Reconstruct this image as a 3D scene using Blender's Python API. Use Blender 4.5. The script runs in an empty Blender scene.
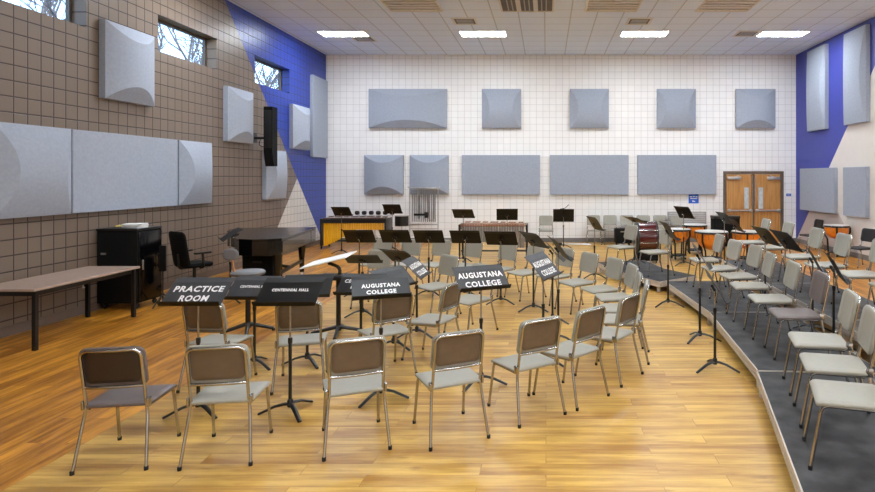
import bpy, math, random
from mathutils import Vector, Matrix
random.seed(7)
sc = bpy.context.scene
COL = sc.collection
PI = math.pi
FL = 583.0                    # focal length in pixels of the 875 px wide frame
EYE = 2.02                    # height of the camera above the floor
VX, VY = 546.0, 177.0         # vanishing point of the room's long direction
XL, XR, YB, YF, H = -6.83, 7.76, 18.1, -3.5, 5.81

def at(u, v, z=0.0):
    """measured photo point -> plan position of the point at height z"""
    d = FL * (EYE - z) / (v - VY)
    return ((u - VX) * d / FL, d)

# ------------------------------------------------------------------ materials
def lin(c):
    return tuple(((x / 255) / 12.92 if x / 255 <= .04045 else ((x / 255 + .055) / 1.055) ** 2.4) for x in c) + (1,)

class NT:
    def __init__(s, name):
        s.m = bpy.data.materials.new(name); s.m.use_nodes = True
        s.t = s.m.node_tree; s.b = s.t.nodes['Principled BSDF']
        s.pos = None
    def n(s, typ, **kw):
        x = s.t.nodes.new(typ)
        for k, v in kw.items(): setattr(x, k, v)
        return x
    def l(s, a, b): s.t.links.new(a, b)
    def val(s, sock, v):
        if hasattr(v, 'is_linked') or isinstance(v, bpy.types.NodeSocket): s.l(v, sock)
        else: sock.default_value = v
    def math(s, op, a, b=0.0, c=0.0):
        x = s.n('ShaderNodeMath', operation=op)
        s.val(x.inputs[0], a); s.val(x.inputs[1], b); s.val(x.inputs[2], c)
        return x.outputs[0]
    def mix(s, f, a, b):
        x = s.n('ShaderNodeMix', data_type='RGBA')
        s.val(x.inputs[0], f); s.val(x.inputs[6], a); s.val(x.inputs[7], b)
        return x.outputs[2]
    def xyz(s):
        if s.pos is None:
            g = s.n('ShaderNodeNewGeometry'); q = s.n('ShaderNodeSeparateXYZ')
            s.l(g.outputs['Position'], q.inputs[0]); s.pos = (q.outputs[0], q.outputs[1], q.outputs[2]); s.vec = g.outputs['Position']
        return s.pos
    def noise(s, scale, vec=None, detail=3.0, rough=.5):
        x = s.n('ShaderNodeTexNoise'); x.inputs['Scale'].default_value = scale
        x.inputs['Detail'].default_value = detail; x.inputs['Roughness'].default_value = rough
        if vec is not None: s.l(vec, x.inputs['Vector'])
        return x.outputs['Fac']
    def combine(s, x, y, z=0.0):
        q = s.n('ShaderNodeCombineXYZ')
        for i, v in enumerate((x, y, z)): s.val(q.inputs[i], v)
        return q.outputs[0]
    def ramp(s, f, lo, hi):
        x = s.n('ShaderNodeMapRange'); s.val(x.inputs[0], f)
        x.inputs[1].default_value = lo; x.inputs[2].default_value = hi
        return x.outputs[0]
    def bump(s, h, strength, dist=.005):
        b = s.n('ShaderNodeBump'); b.inputs['Strength'].default_value = strength; b.inputs['Distance'].default_value = dist
        s.l(h, b.inputs['Height']); s.l(b.outputs[0], s.b.inputs['Normal'])

def mat(name, rgb, rough=.5, metal=0.0, var=.10, scale=12.0, bump=0.0, coat=0.0, spec=.5):
    q = NT(name); tc = q.n('ShaderNodeTexCoord')
    f = q.noise(scale, tc.outputs['Object'])
    c = lin(rgb); k = 1 - var
    dark = tuple(x * k for x in c[:3]) + (1,); light = tuple(min(1, x * (1 + var)) for x in c[:3]) + (1,)
    q.l(q.mix(q.ramp(f, .3, .7), dark, light), q.b.inputs['Base Color'])
    q.b.inputs['Roughness'].default_value = rough; q.b.inputs['Metallic'].default_value = metal
    q.b.inputs['Specular IOR Level'].default_value = spec
    if coat: q.b.inputs['Coat Weight'].default_value = coat
    if bump: q.bump(q.noise(scale * 14, tc.outputs['Object']), bump, .002)
    return q.m

def emit(name, rgb, s):
    m = bpy.data.materials.new(name); m.use_nodes = True; t = m.node_tree
    t.nodes.remove(t.nodes['Principled BSDF']); e = t.nodes.new('ShaderNodeEmission')
    e.inputs[0].default_value = lin(rgb); e.inputs[1].default_value = s
    t.links.new(e.outputs[0], t.nodes['Material Output'].inputs[0]); return m

M = {}
M['chrome'] = mat('chrome', (178, 176, 174), .2, 1.0, .05)
M['chair_grey'] = mat('chair_grey_plastic', (150, 146, 133), .5, var=.03, scale=30, bump=.08)
M['chair_dark'] = mat('chair_taupe_plastic', (98, 86, 82), .5, var=.06, scale=30, bump=.08)
M['chair_black'] = mat('chair_black_plastic', (14, 13, 14), .5, var=.1, scale=30)
M['back_brown'] = mat('chair_back_brown', (100, 84, 68), .42, var=.07, scale=18)
M['back_darkbrown'] = mat('chair_back_dark_brown', (44, 32, 26), .45, var=.08, scale=18)
M['rubber'] = mat('black_rubber', (16, 16, 16), .7)
M['stand_black'] = mat('stand_black_enamel', (10, 10, 10), .42, var=.15, scale=8, bump=.05, spec=.3)
M['stand_grey'] = mat('stand_worn_lit_enamel', (50, 50, 52), .55, var=.22, scale=9, bump=.06)  # real wear, and the grey light on tilted desks put into the colour
M['pole_black'] = mat('pole_black_enamel', (11, 10, 10), .35)
M['white_paint'] = mat('stencil_white_paint', (232, 230, 226), .6, var=.12, scale=40)
M['panel'] = mat('acoustic_panel_cloth', (156, 163, 175), .9, var=.05, scale=25, bump=.2, spec=.15)
M['panel_edge'] = mat('acoustic_panel_edge', (120, 126, 136), .9, var=.05, spec=.15)
M['alu'] = mat('aluminium_edge', (196, 186, 174), .45, .25, .06)
M['deck'] = mat('riser_black_deck', (52, 51, 51), .62, var=.75, scale=4.5, bump=.15, spec=.3)
M['black'] = mat('black_satin', (9, 9, 9), .4)
M['black_matte'] = mat('black_matte', (10, 10, 10), .85, var=.15, spec=.25)
M['piano'] = mat('piano_black_lacquer', (7, 6, 6), .2, coat=.2, var=.05)
M['piano_sheen'] = mat('piano_side_sheen', (60, 52, 48), .25, coat=.4, var=.06)  # brownish tone painted for what the lacquer reflects
M['glass_dark'] = mat('dark_glass_door', (6, 6, 7), .12, spec=.35)
M['table_top'] = mat('table_laminate', (158, 136, 122), .45, var=.05, scale=20)
M['table_edge'] = mat('table_edge_band', (132, 112, 98), .5)
M['paper'] = mat('paper_white', (232, 232, 230), .8, var=.04)
M['paper_yellow'] = mat('paper_yellow', (226, 200, 110), .8, var=.05)
M['yellow'] = mat('resonator_gold', (240, 180, 14), .42, .0, .06)
M['silver'] = mat('resonator_silver', (165, 165, 168), .3, .85, .06)
M['rosewood'] = mat('rosewood_bar', (136, 78, 34), .35, var=.15, scale=10)
M['darkwood'] = mat('dark_bar', (82, 52, 38), .35, var=.15, scale=10)
M['maroon'] = mat('maroon_drum_shell', (74, 14, 17), .22, coat=.5, var=.1)
M['drum_head'] = mat('drum_head_white', (196, 192, 184), .5, var=.04)
M['copper'] = mat('kettle_orange', (238, 136, 34), .3, .12, .1, coat=.4)
M['cymbal'] = mat('bronze_cymbal', (70, 56, 34), .3, .9)
M['stool_grey'] = mat('stool_grey_vinyl', (108, 108, 110), .5, var=.06)
M['tan_post'] = mat('tan_post', (166, 112, 66), .5)
M['door_wood'] = None
M['bronze'] = mat('bronze_frame', (108, 92, 78), .45, .3)
M['window_frame'] = mat('window_frame_bronze', (92, 84, 78), .5, .2)
M['steel'] = mat('brushed_steel', (190, 190, 192), .3, .9)
M['chime'] = mat('chime_tube', (150, 150, 152), .3, .85)
M['slit'] = mat('vision_glass', (196, 204, 208), .15, var=.15, scale=14)
M['sign_blue'] = mat('sign_blue', (30, 92, 196), .45, var=.04)
M['grille'] = mat('white_grille', (196, 194, 192), .5)
M['grille_gap'] = mat('grille_gap', (120, 118, 116), .8)
M['ceil_white'] = mat('ceiling_fixture_white', (214, 210, 204), .6, var=.04)
M['ceil_slat'] = mat('ceiling_slat', (176, 174, 172), .6, var=.05)
M['ceil_dark'] = mat('ceiling_vent_dark', (104, 102, 100), .8)
M['bark'] = mat('bark', (112, 110, 116), .9, var=.2)
M['base_grey'] = mat('rubber_base_grey', (116, 112, 110), .6, var=.06)
M['base_taupe'] = mat('rubber_base_taupe', (108, 92, 80), .6, var=.06)
M['outlet'] = mat('outlet_ivory', (196, 186, 172), .5)
M['lamp'] = emit('lamp_diffuser', (235, 243, 252), 64.0)

def tile_mat(name, kind):
    q = NT(name); x, y, z = q.xyz()
    a = y if kind == 'left' else x
    ph = .161 if kind == 'left' else .108
    P = .2032
    def joint(c, w):
        f = q.math('FRACT', q.math('DIVIDE', c, P))
        e = q.math('MINIMUM', f, q.math('SUBTRACT', 1.0, f))
        return q.math('SUBTRACT', 1.0, q.ramp(e, w * .5, w))
    w = .055 if kind == 'left' else .032
    jv = joint(q.math('SUBTRACT', a, ph), w); jh = joint(z, w)
    j = q.math('MAXIMUM', jv, jh)
    # 8 in scored face, every second upright joint a little fainter
    cell = q.combine(q.math('FLOOR', q.math('DIVIDE', q.math('SUBTRACT', a, ph), P)), q.math('FLOOR', q.math('DIVIDE', z, P)))
    wn = q.n('ShaderNodeTexWhiteNoise'); q.l(cell, wn.inputs[0])
    n = q.noise(30, q.vec)
    if kind == 'left':
        amp = .06; taupe, blue, white = lin((118, 103, 90)), lin((40, 62, 150)), lin((206, 200, 192))
        s = q.math('ADD', 12.4, q.math('MULTIPLY', q.math('SUBTRACT', 5.78, z), .947))
        isblue = q.math('GREATER_THAN', y, s)
        s2 = q.math('SUBTRACT', 16.0, q.math('MULTIPLY', q.math('SUBTRACT', 1.98, z), .94))
        iswhite = q.math('MULTIPLY', q.math('GREATER_THAN', y, s2), q.math('LESS_THAN', z, 1.98))
        base = q.mix(iswhite, taupe, white); base = q.mix(isblue, base, blue)
        jc = q.mix(isblue, q.mix(iswhite, lin((46, 36, 30)), lin((160, 152, 145))), lin((22, 30, 84)))
        amt = .92
    else:
        amp = .035; base = q.mix(0.0, lin((238, 236, 233)), lin((238, 236, 233))); jc = lin((158, 155, 152)); amt = .55
    k = q.math('ADD', 1 - amp, q.math('MULTIPLY', q.math('ADD', wn.outputs[0], n), amp))
    vm = q.n('ShaderNodeVectorMath', operation='SCALE'); q.l(base, vm.inputs[0]); q.l(k, vm.inputs['Scale'])
    q.l(q.mix(q.math('MULTIPLY', j, amt), vm.outputs[0], jc), q.b.inputs['Base Color'])
    q.b.inputs['Roughness'].default_value = .36 if kind == 'left' else .5
    q.b.inputs['Specular IOR Level'].default_value = .4
    q.bump(q.math('SUBTRACT', 1.0, j), .6, .008)
    return q.m

def right_wall_mat():
    q = NT('right_wall_paint'); x, y, z = q.xyz()
    blue, white, pale = lin((58, 66, 150)), lin((214, 207, 200)), lin((186, 174, 168))
    s = q.math('ADD', 15.08, q.math('MULTIPLY', q.math('SUBTRACT', 3.24, z), .943))
    isblue = q.math('GREATER_THAN', y, s)
    s2 = q.math('SUBTRACT', 16.35, q.math('MULTIPLY', q.math('SUBTRACT', 1.9, z), 1.05))
    ispale = q.math('MULTIPLY', q.math('GREATER_THAN', y, s2), q.math('LESS_THAN', z, 1.9))
    c = q.mix(isblue, q.mix(ispale, white, pale), blue)
    n = q.noise(6, q.vec)
    vm = q.n('ShaderNodeVectorMath', operation='SCALE'); q.l(c, vm.inputs[0]); q.l(q.math('ADD', .95, q.math('MULTIPLY', n, .1)), vm.inputs['Scale'])
    q.l(vm.outputs[0], q.b.inputs['Base Color']); q.b.inputs['Roughness'].default_value = .55
    return q.m

def floor_mat():
    q = NT('plank_floor'); x, y, z = q.xyz()
    def planks(a, b, c1, c2, c3):
        br = q.n('ShaderNodeTexBrick'); br.offset = .37; br.offset_frequency = 2
        q.l(q.combine(a, b), br.inputs['Vector'])
        br.inputs['Color1'].default_value = (0, 0, 0, 1); br.inputs['Color2'].default_value = (1, 1, 1, 1); br.inputs['Mortar'].default_value = (0, 0, 0, 1)
        br.inputs['Scale'].default_value = 1.0; br.inputs['Mortar Size'].default_value = .0026; br.inputs['Mortar Smooth'].default_value = .2
        br.inputs['Brick Width'].default_value = 1.22; br.inputs['Row Height'].default_value = .152
        r = q.math('MULTIPLY', br.outputs['Color'], 1.0)
        g = q.noise(1.0, q.combine(q.math('MULTIPLY', a, 1.1), q.math('ADD', q.math('MULTIPLY', b, 11.0), q.math('MULTIPLY', r, 37.0))), 5.0, .6)
        g2 = q.noise(1.0, q.combine(q.math('MULTIPLY', a, 3.2), q.math('MULTIPLY', b, 11.0), q.math('MULTIPLY', r, 9.0)), 3.0)
        f = q.math('ADD', q.math('MULTIPLY', q.ramp(g, .39, .62), .6), q.math('MULTIPLY', r, .4))
        c = q.mix(f, c1, c2)
        knot = q.ramp(g2, .62, .78)
        c = q.mix(q.math('MULTIPLY', knot, .55), c, c3)
        return q.mix(q.math('MULTIPLY', br.outputs['Fac'], .25), c, lin((96, 62, 30)))
    mid = planks(x, y, lin((150, 102, 38)), lin((214, 174, 90)), lin((116, 72, 28)))
    side = planks(y, x, lin((116, 62, 8)), lin((216, 150, 50)), lin((80, 40, 6)))  # same wood, weaker light and sheen painted as a darker orange
    isside = q.math('MAXIMUM', q.math('LESS_THAN', x, -3.5), q.math('GREATER_THAN', x, 4.45))
    q.l(q.mix(isside, mid, side), q.b.inputs['Base Color'])
    q.b.inputs['Roughness'].default_value = .36; q.b.inputs['Specular IOR Level'].default_value = .42
    return q.m

def ceiling_mat():
    q = NT('ceiling_tile'); x, y, z = q.xyz(); P = .61
    def joint(c):
        f = q.math('FRACT', q.math('DIVIDE', c, P)); e = q.math('MINIMUM', f, q.math('SUBTRACT', 1.0, f))
        return q.math('SUBTRACT', 1.0, q.ramp(e, .012, .03))
    j = q.math('MAXIMUM', joint(q.math('ADD', x, .03)), joint(q.math('SUBTRACT', y, .41)))
    n = q.noise(60, q.vec)
    c = q.mix(q.math('MULTIPLY', n, .5), lin((224, 237, 255)), lin((206, 219, 240)))
    q.l(q.mix(q.math('MULTIPLY', j, .55), c, lin((140, 140, 142))), q.b.inputs['Base Color'])
    q.b.inputs['Roughness'].default_value = .9; q.bump(n, .2, .003)
    return q.m

def wood_door():
    q = NT('oak_door_veneer'); tc = q.n('ShaderNodeTexCoord'); s = q.n('ShaderNodeSeparateXYZ'); q.l(tc.outputs['Object'], s.inputs[0])
    g = q.noise(1.0, q.combine(q.math('MULTIPLY', s.outputs[0], 22), s.outputs[1], q.math('MULTIPLY', s.outputs[2], 1.6)), 4)
    q.l(q.mix(q.ramp(g, .3, .7), lin((166, 112, 54)), lin((196, 146, 84))), q.b.inputs['Base Color'])
    q.b.inputs['Roughness'].default_value = .4
    return q.m
M['door_wood'] = wood_door()

def glass_mat():
    m = bpy.data.materials.new('window_glass'); m.use_nodes = True; t = m.node_tree
    t.nodes.remove(t.nodes['Principled BSDF'])
    a = t.nodes.new('ShaderNodeBsdfTransparent'); a.inputs[0].default_value = (.9, .94, .97, 1)
    g = t.nodes.new('ShaderNodeBsdfGlossy'); g.inputs['Roughness'].default_value = .05
    x = t.nodes.new('ShaderNodeMixShader'); x.inputs[0].default_value = .07
    t.links.new(a.outputs[0], x.inputs[1]); t.links.new(g.outputs[0], x.inputs[2]); t.links.new(x.outputs[0], t.nodes['Material Output'].inputs[0])
    return m
M['glass'] = glass_mat()

# ------------------------------------------------------------------ mesh helpers
class MB:
    def __init__(s): s.v, s.f = [], []
    def add(s, vs, fs):
        b = len(s.v); s.v += [tuple(p) for p in vs]; s.f += [tuple(b + i for i in f) for f in fs]; return s
    def box(s, x0, x1, y0, y1, z0, z1, bev=0.0):
        if bev <= 0:
            vs = [(x, y, z) for z in (z0, z1) for y in (y0, y1) for x in (x0, x1)]
            return s.add(vs, [(0, 2, 3, 1), (4, 5, 7, 6), (0, 1, 5, 4), (2, 6, 7, 3), (0, 4, 6, 2), (1, 3, 7, 5)])
        o = rrect(x1 - x0, y1 - y0, min(bev, (x1 - x0) * .45, (y1 - y0) * .45), 3, (x0 + x1) / 2, (y0 + y1) / 2)
        return s.slab(o, z0, z1, min(bev * .6, (z1 - z0) * .4))
    def slab(s, outline, z0, z1, bev=.004, fn=None):
        """rounded plate over an outline; fn(x, y, z) bends it"""
        cx = sum(p[0] for p in outline) / len(outline); cy = sum(p[1] for p in outline) / len(outline)
        def ring(ins, z):
            r = []
            for x, y in outline:
                d = math.hypot(x - cx, y - cy) or 1; k = max(0, 1 - ins / d)
                r.append((cx + (x - cx) * k, cy + (y - cy) * k, z))
            return r
        rings = [ring(bev, z0), ring(0, z0 + bev), ring(0, z1 - bev), ring(bev, z1)]
        n = len(outline); inner = []
        for k in (.72, .4):   # extra rings so bent plates curve smoothly
            inner.append([(cx + (x - cx) * k, cy + (y - cy) * k) for x, y in outline])
        seq = [[(x, y, z0) for x, y in inner[1]], [(x, y, z0) for x, y in inner[0]]] + rings + [[(x, y, z1) for x, y in inner[0]], [(x, y, z1) for x, y in inner[1]]]
        vs = [p for r in seq for p in r]; fs = []
        for i in range(len(seq) - 1):
            for j in range(n):
                k = (j + 1) % n; fs.append((i * n + j, i * n + k, (i + 1) * n + k, (i + 1) * n + j))
        fs.append(tuple(range(n))[::-1]); m = (len(seq) - 1) * n; fs.append(tuple(range(m, m + n)))
        if fn: vs = [fn(*p) for p in vs]
        return s.add(vs, fs)
    def tube(s, path, r, n=8, r1=None, flat=1.0):
        P = [Vector(p) for p in path]; N = len(P); vs, fs = [], []
        t0 = (P[1] - P[0]).normalized(); up = Vector((0, 0, 1)) if abs(t0.z) < .9 else Vector((1, 0, 0))
        a = t0.cross(up).normalized()
        for i, p in enumerate(P):
            t = ((P[min(i + 1, N - 1)] - P[max(i - 1, 0)])).normalized()
            a = (a - t * a.dot(t)).normalized(); b = t.cross(a)
            rr = r if r1 is None else r + (r1 - r) * i / (N - 1)
            for k in range(n):
                q = 2 * PI * k / n; vs.append(p + a * math.cos(q) * rr + b * math.sin(q) * rr * flat)
        for i in range(N - 1):
            for k in range(n):
                m = (k + 1) % n; fs.append((i * n + k, i * n + m, (i + 1) * n + m, (i + 1) * n + k))
        fs.append(tuple(range(n))[::-1]); fs.append(tuple(range((N - 1) * n, N * n)))
        return s.add(vs, fs)
    def lathe(s, prof, n=24, c=(0, 0, 0), axis='z'):
        vs, fs = [], []; m = len(prof)
        for r, z in prof:
            for k in range(n):
                q = 2 * PI * k / n; x, y = r * math.cos(q), r * math.sin(q)
                p = (x, y, z) if axis == 'z' else ((z, x, y) if axis == 'x' else (x, z, y))
                vs.append((p[0] + c[0], p[1] + c[1], p[2] + c[2]))
        for i in range(m - 1):
            for k in range(n):
                j = (k + 1) % n; fs.append((i * n + k, i * n + j, (i + 1) * n + j, (i + 1) * n + k))
        fs.append(tuple(range(n))[::-1]); fs.append(tuple(range((m - 1) * n, m * n)))
        return s.add(vs, fs)
    def prism(s, poly, z0, z1):
        n = len(poly); vs = [(x, y, z0) for x, y in poly] + [(x, y, z1) for x, y in poly]
        fs = [tuple(range(n))[::-1], tuple(range(n, 2 * n))] + [(i, (i + 1) % n, n + (i + 1) % n, n + i) for i in range(n)]
        return s.add(vs, fs)
    def bar(s, p0, p1, w, h, z0):
        """straight bar along p0-p1 in plan, w wide, from z0 up h"""
        a = Vector((p0[0], p0[1])); b = Vector((p1[0], p1[1])); t = (b - a).normalized(); nn = Vector((-t.y, t.x)) * w / 2
        return s.prism([a - nn, b - nn, b + nn, a + nn], z0, z0 + h)
    def xf(s, mtx):
        s.v = [tuple(mtx @ Vector(p)) for p in s.v]; return s
    def mesh(s, name, m, sharp=40):
        me = bpy.data.meshes.new(name); me.from_pydata(s.v, [], s.f); me.validate(); me.update()
        import bmesh
        bm = bmesh.new(); bm.from_mesh(me); bmesh.ops.recalc_face_normals(bm, faces=bm.faces); bm.to_mesh(me); bm.free()
        for p in me.polygons: p.use_smooth = True
        me.set_sharp_from_angle(angle=math.radians(sharp))
        me.materials.append(m); return me
    def build(s, name, m, parent=None, loc=None, rot=None, sharp=40):
        return place(name, s.mesh(name, m, sharp), parent, loc, rot)

def place(name, me, parent=None, loc=None, rot=None):
    o = bpy.data.objects.new(name, me); COL.objects.link(o)
    if parent is not None: o.parent = parent
    if loc is not None: o.location = loc
    if rot is not None: o.rotation_euler = rot
    return o

def rrect(w, h, r, seg=4, cx=0.0, cy=0.0):
    out = []
    for (sx, sy, a0) in ((1, 1, 0), (-1, 1, 90), (-1, -1, 180), (1, -1, 270)):
        for i in range(seg + 1):
            a = math.radians(a0 + 90 * i / seg)
            out.append((cx + sx * (w / 2 - r) + r * math.cos(a), cy + sy * (h / 2 - r) + r * math.sin(a)))
    return out

def fillet(pts, r, seg=4):
    P = [Vector(p) for p in pts]; out = [P[0]]
    for i in range(1, len(P) - 1):
        a, b, c = P[i - 1], P[i], P[i + 1]
        u = (a - b); v = (c - b); k = min(r, u.length * .48, v.length * .48)
        p0 = b + u.normalized() * k; p1 = b + v.normalized() * k
        for j in range(seg + 1):
            t = j / seg; out.append(p0 * (1 - t) ** 2 + b * 2 * t * (1 - t) + p1 * t * t)
    out.append(P[-1]); return out

def thing(name, label, cat, loc=(0, 0, 0), rz=0.0, group=None):
    o = bpy.data.objects.new(name, None); COL.objects.link(o); o.empty_display_size = .1
    o.location = loc; o.rotation_euler = (0, 0, rz)
    return tag(o, label, cat, group)

def tag(o, label, cat, group=None, kind=None):
    o['label'] = label; o['category'] = cat
    if group: o['group'] = group
    if kind: o['kind'] = kind
    return o

def struct(o):
    o['kind'] = 'structure'; return o

KIDS = {}
def kids(o):
    return [c for c in bpy.data.objects if c.parent == o]
def copy_tree(o, parent=None):
    key = o.name
    if key not in KIDS: KIDS[key] = kids(o)
    c = o.copy(); COL.objects.link(c)
    if parent is not None: c.parent = parent
    for ch in KIDS[key]: copy_tree(ch, c)
    return c

# ------------------------------------------------------------------ the room
mt_left, mt_back = tile_mat('glazed_block_left', 'left'), tile_mat('glazed_block_white', 'back')
mt_right, mt_floor, mt_ceil = right_wall_mat(), floor_mat(), ceiling_mat()
struct(MB().box(XL - .3, XR + .3, YF - .3, YB + .3, -.2, 0).build('floor', mt_floor))
struct(MB().box(XL - .3, XR + .3, YF - .3, YB + .3, H, H + .2).build('ceiling', mt_ceil))
struct(MB().box(XL - .3, XR + .3, YB, YB + .3, 0, H).build('wall_back', mt_back))
struct(MB().box(XR, XR + .3, YF, YB, 0, H).build('wall_right', mt_right))
struct(MB().box(XL - .3, XR + .3, YF - .3, YF, 0, H).build('wall_front', mt_back))

WIN = [(6.83, 8.66), (10.26, 12.09), (13.68, 15.52)]
WZ0, WZ1, REV = 4.24, 4.89, .24
w = MB()
ys = [YF] + [a for p in WIN for a in p] + [YB]
for i in range(len(ys) - 1):
    if i % 2 == 0: w.box(XL - .3, XL, ys[i], ys[i + 1], 0, H)
    else:
        w.box(XL - .3, XL, ys[i], ys[i + 1], 0, WZ0); w.box(XL - .3, XL, ys[i], ys[i + 1], WZ1, H)
struct(w.build('wall_left', mt_left))
for i, (a, b) in enumerate(WIN):
    t = struct(bpy.data.objects.new('window_%d' % (i + 1), None)); COL.objects.link(t); t.location = (XL - REV, (a + b) / 2, WZ0)
    hw, hh = (b - a) / 2, WZ1 - WZ0
    f = MB()
    for z0, z1 in ((0, .05), (hh - .05, hh)): f.box(-.03, .03, -hw, hw, z0, z1)
    for y0, y1 in ((-hw, -hw + .05), (hw - .05, hw)): f.box(-.03, .03, y0, y1, .05, hh - .05)
    f.build('window_frame', M['window_frame'], t)
    MB().box(-.006, .006, -hw + .05, hw - .05, .05, hh - .05).build('pane', M['glass'], t)
# rubber bases and door trim
struct(MB().box(XL, 5.44, YB - .015, YB, 0, .13).box(7.4, XR, YB - .015, YB, 0, .13).build('baseboard_back', M['base_grey']))
struct(MB().box(XL, XL + .015, YF, YB - .02, 0, .13).build('baseboard_left', M['base_taupe']))
struct(MB().box(XR - .015, XR, YF, YB - .02, 0, .13).build('baseboard_right', M['base_grey']))

# double door in the back wall
DX0, DX1, DZ = 5.50, 7.36, 2.20
f = MB().box(DX0, DX0 + .09, YB - .05, YB - .001, 0, DZ).box(DX1 - .09, DX1, YB - .05, YB - .001, 0, DZ).box(DX0 + .09, DX1 - .09, YB - .05, YB - .001, DZ - .09, DZ)
struct(f.build('trim_1', M['bronze']))
mid = (DX0 + DX1) / 2
for i, (x0, x1, sx) in enumerate(((DX0 + .1, mid - .03, -1), (mid + .03, DX1 - .1, 1))):
    t = struct(bpy.data.objects.new('door_%d' % (i + 1), None)); COL.objects.link(t); t.location = ((x0 + x1) / 2, YB - .03, 0)
    hw = (x1 - x0) / 2
    MB().box(-hw, hw, -.012, .025, .01, DZ - .1).build('door_leaf', M['door_wood'], t)
    vx = -sx * (hw - .19)
    vw = MB().box(vx - .075, vx + .075, -.02, -.012, 1.03, 1.70).build('window_trim', M['steel'], t)
    MB().box(vx - .055, vx + .055, -.024, -.02, 1.05, 1.68).build('pane', M['slit'], vw)
    MB().tube([(-hw + .03, -.06, .98), (hw - .03, -.06, .98)], .026, 8).box(-hw + .02, -hw + .1, -.09, -.012, .93, 1.03, .01).box(hw - .1, hw - .02, -.09, -.012, .93, 1.03, .01).build('panic_bar', M['steel'], t)
    MB().box(sx * .18 - .2, sx * .18 + .2, -.075, -.012, DZ - .26, DZ - .17, .012).tube([(sx * .18, -.06, DZ - .17), (sx * .05, -.1, DZ - .135)], .012, 6).build('door_closer', M['steel'], t)
    MB().tube([(-sx * (hw - .025), -.03, 1.05), (-sx * (hw - .025), -.03, DZ - .14)], .012, 6).build('latch_rod', M['steel'], t)
struct(MB().box(mid - .03, mid + .03, -.01 + YB - .03, YB - .005, 0, DZ - .09).build('trim_2', M['bronze']))

# ------------------------------------------------------------------ acoustic panels
def panel_mesh(name, w, h, kind, base=.10, b=.15, k=.62):
    """cloth panel in the XZ plane, centred, facing -Y: a vault cut off by two sloping ends"""
    mb = MB()
    if kind == 'flat':
        mb.slab(rrect(w, h, .012, 2), 0, base, .008); mb.v = [(x, -z, y) for x, y, z in mb.v]
        return mb.mesh(name, M['panel'], 30)
    swap = kind == 'tb'
    W, Hh = (h, w) if swap else (w, h)          # ends lie along +-W
    a, c = W / 2, Hh / 2; n = 20; rows = []
    for i in range(n + 1):
        t = -1 + 2 * i / n; vault = b * (1 - t * t); xb = a - vault / k
        row = [(-a, 0)] + [(-a, base)] + [(-xb, base + vault), (xb, base + vault)] + [(a, base), (a, 0)]
        rows.append([(x, t * c, d) for x, d in row])
    vs = [p for r in rows for p in r]; m = 6; fs = []
    for i in range(n):
        for j in range(m - 1): fs.append((i * m + j, i * m + j + 1, (i + 1) * m + j + 1, (i + 1) * m + j))
    fs.append(tuple(range(m))[::-1]); fs.append(tuple(range(n * m, n * m + m)))
    fs += [tuple(reversed([i * m for i in range(n + 1)] + [i * m + 5 for i in range(n, -1, -1)]))]
    if swap: vs = [(y, x, z) for x, y, z in vs]
    mb.add([(x, -z, y) for x, y, z in vs], fs)
    return mb.mesh(name, M['panel'], 22)

PM = {}
def panel(wall, a0, a1, z0, z1, kind, label):
    wd, h = a1 - a0, z1 - z0; key = (round(wd, 2), round(h, 2), kind)
    if key not in PM: PM[key] = panel_mesh('acoustic_panel', wd, h, kind, b=.15 if h < 2 else .09)
    c, z = (a0 + a1) / 2, (z0 + z1) / 2
    o = place('acoustic_panel', PM[key])
    if wall == 'back': o.location = (c, YB - .002, z)
    elif wall == 'left': o.location = (XL + .002, c, z); o.rotation_euler = (0, 0, PI / 2)
    else: o.location = (XR - .002, c, z); o.rotation_euler = (0, 0, -PI / 2)
    tag(o, label, 'acoustic panel', 'acoustic panels on the %s wall' % wall)

def bx(u): return (u - VX) * 18.04 / FL
for u0, u1, k, lb in ((369, 447, 'tb', 'wide grey acoustic panel at the left end of the upper row on white wall'),
                      (482, 521, 'lr', 'square grey acoustic panel in upper row, next right of the wide one'),
                      (570, 608.7, 'lr', 'square grey acoustic panel third along the upper row on white wall'),
                      (657, 695.5, 'lr', 'square grey acoustic panel fourth along the upper row on white wall'),
                      (736, 775, 'tb', 'square grey acoustic panel high above the wooden double doors')):
    panel('back', bx(u0), bx(u1), 3.53, 4.74, k, lb)
for u0, u1, k, lb in ((364.5, 403.5, 'tb', 'square domed acoustic panel above the yellow marimba, beside blue wall'),
                      (410, 448.7, 'tb', 'square domed acoustic panel just above and behind the tubular chimes'),
                      (462, 540, 'flat', 'wide flat acoustic panel above the wooden marimba with silver resonators'),
                      (550, 628.5, 'flat', 'wide flat acoustic panel in the middle of lower row on white wall'),
                      (637.5, 716, 'flat', 'wide flat acoustic panel above the square blue sign')):
    panel('back', bx(u0), bx(u1), 1.48, 2.70, k, lb)
for a0, a1, z0, z1, k, lb in ((7.06, 8.26, 1.5, 2.7, 'lr', 'large domed panel above the long table, cut by the left picture edge'),
                              (8.29, 10.66, 1.5, 2.7, 'flat', 'wide flat panel on brown block wall above the black equipment cabinet'),
                              (10.69, 11.74, 1.5, 2.7, 'lr', 'domed panel joined to the right end of the wide flat panel on brown wall'),
                              (8.9, 10.02, 3.23, 4.43, 'tb', 'square domed panel high on brown wall between the first two windows'),
                              (12.33, 13.4, 2.78, 3.95, 'tb', 'square domed panel on brown wall just left of the black loudspeaker'),
                              (15.5, 16.62, 2.78, 3.97, 'tb', 'square domed panel on blue wall below the third window'),
                              (16.85, 17.98, 2.6, 4.98, 'flat', 'tall upright panel on blue wall beside the corner of the white wall'),
                              (14.03, 15.08, 1.48, 2.68, 'lr', 'square domed panel partly behind the foot of black loudspeaker')):
    panel('left', a0, a1, z0, z1, k, lb)
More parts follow.
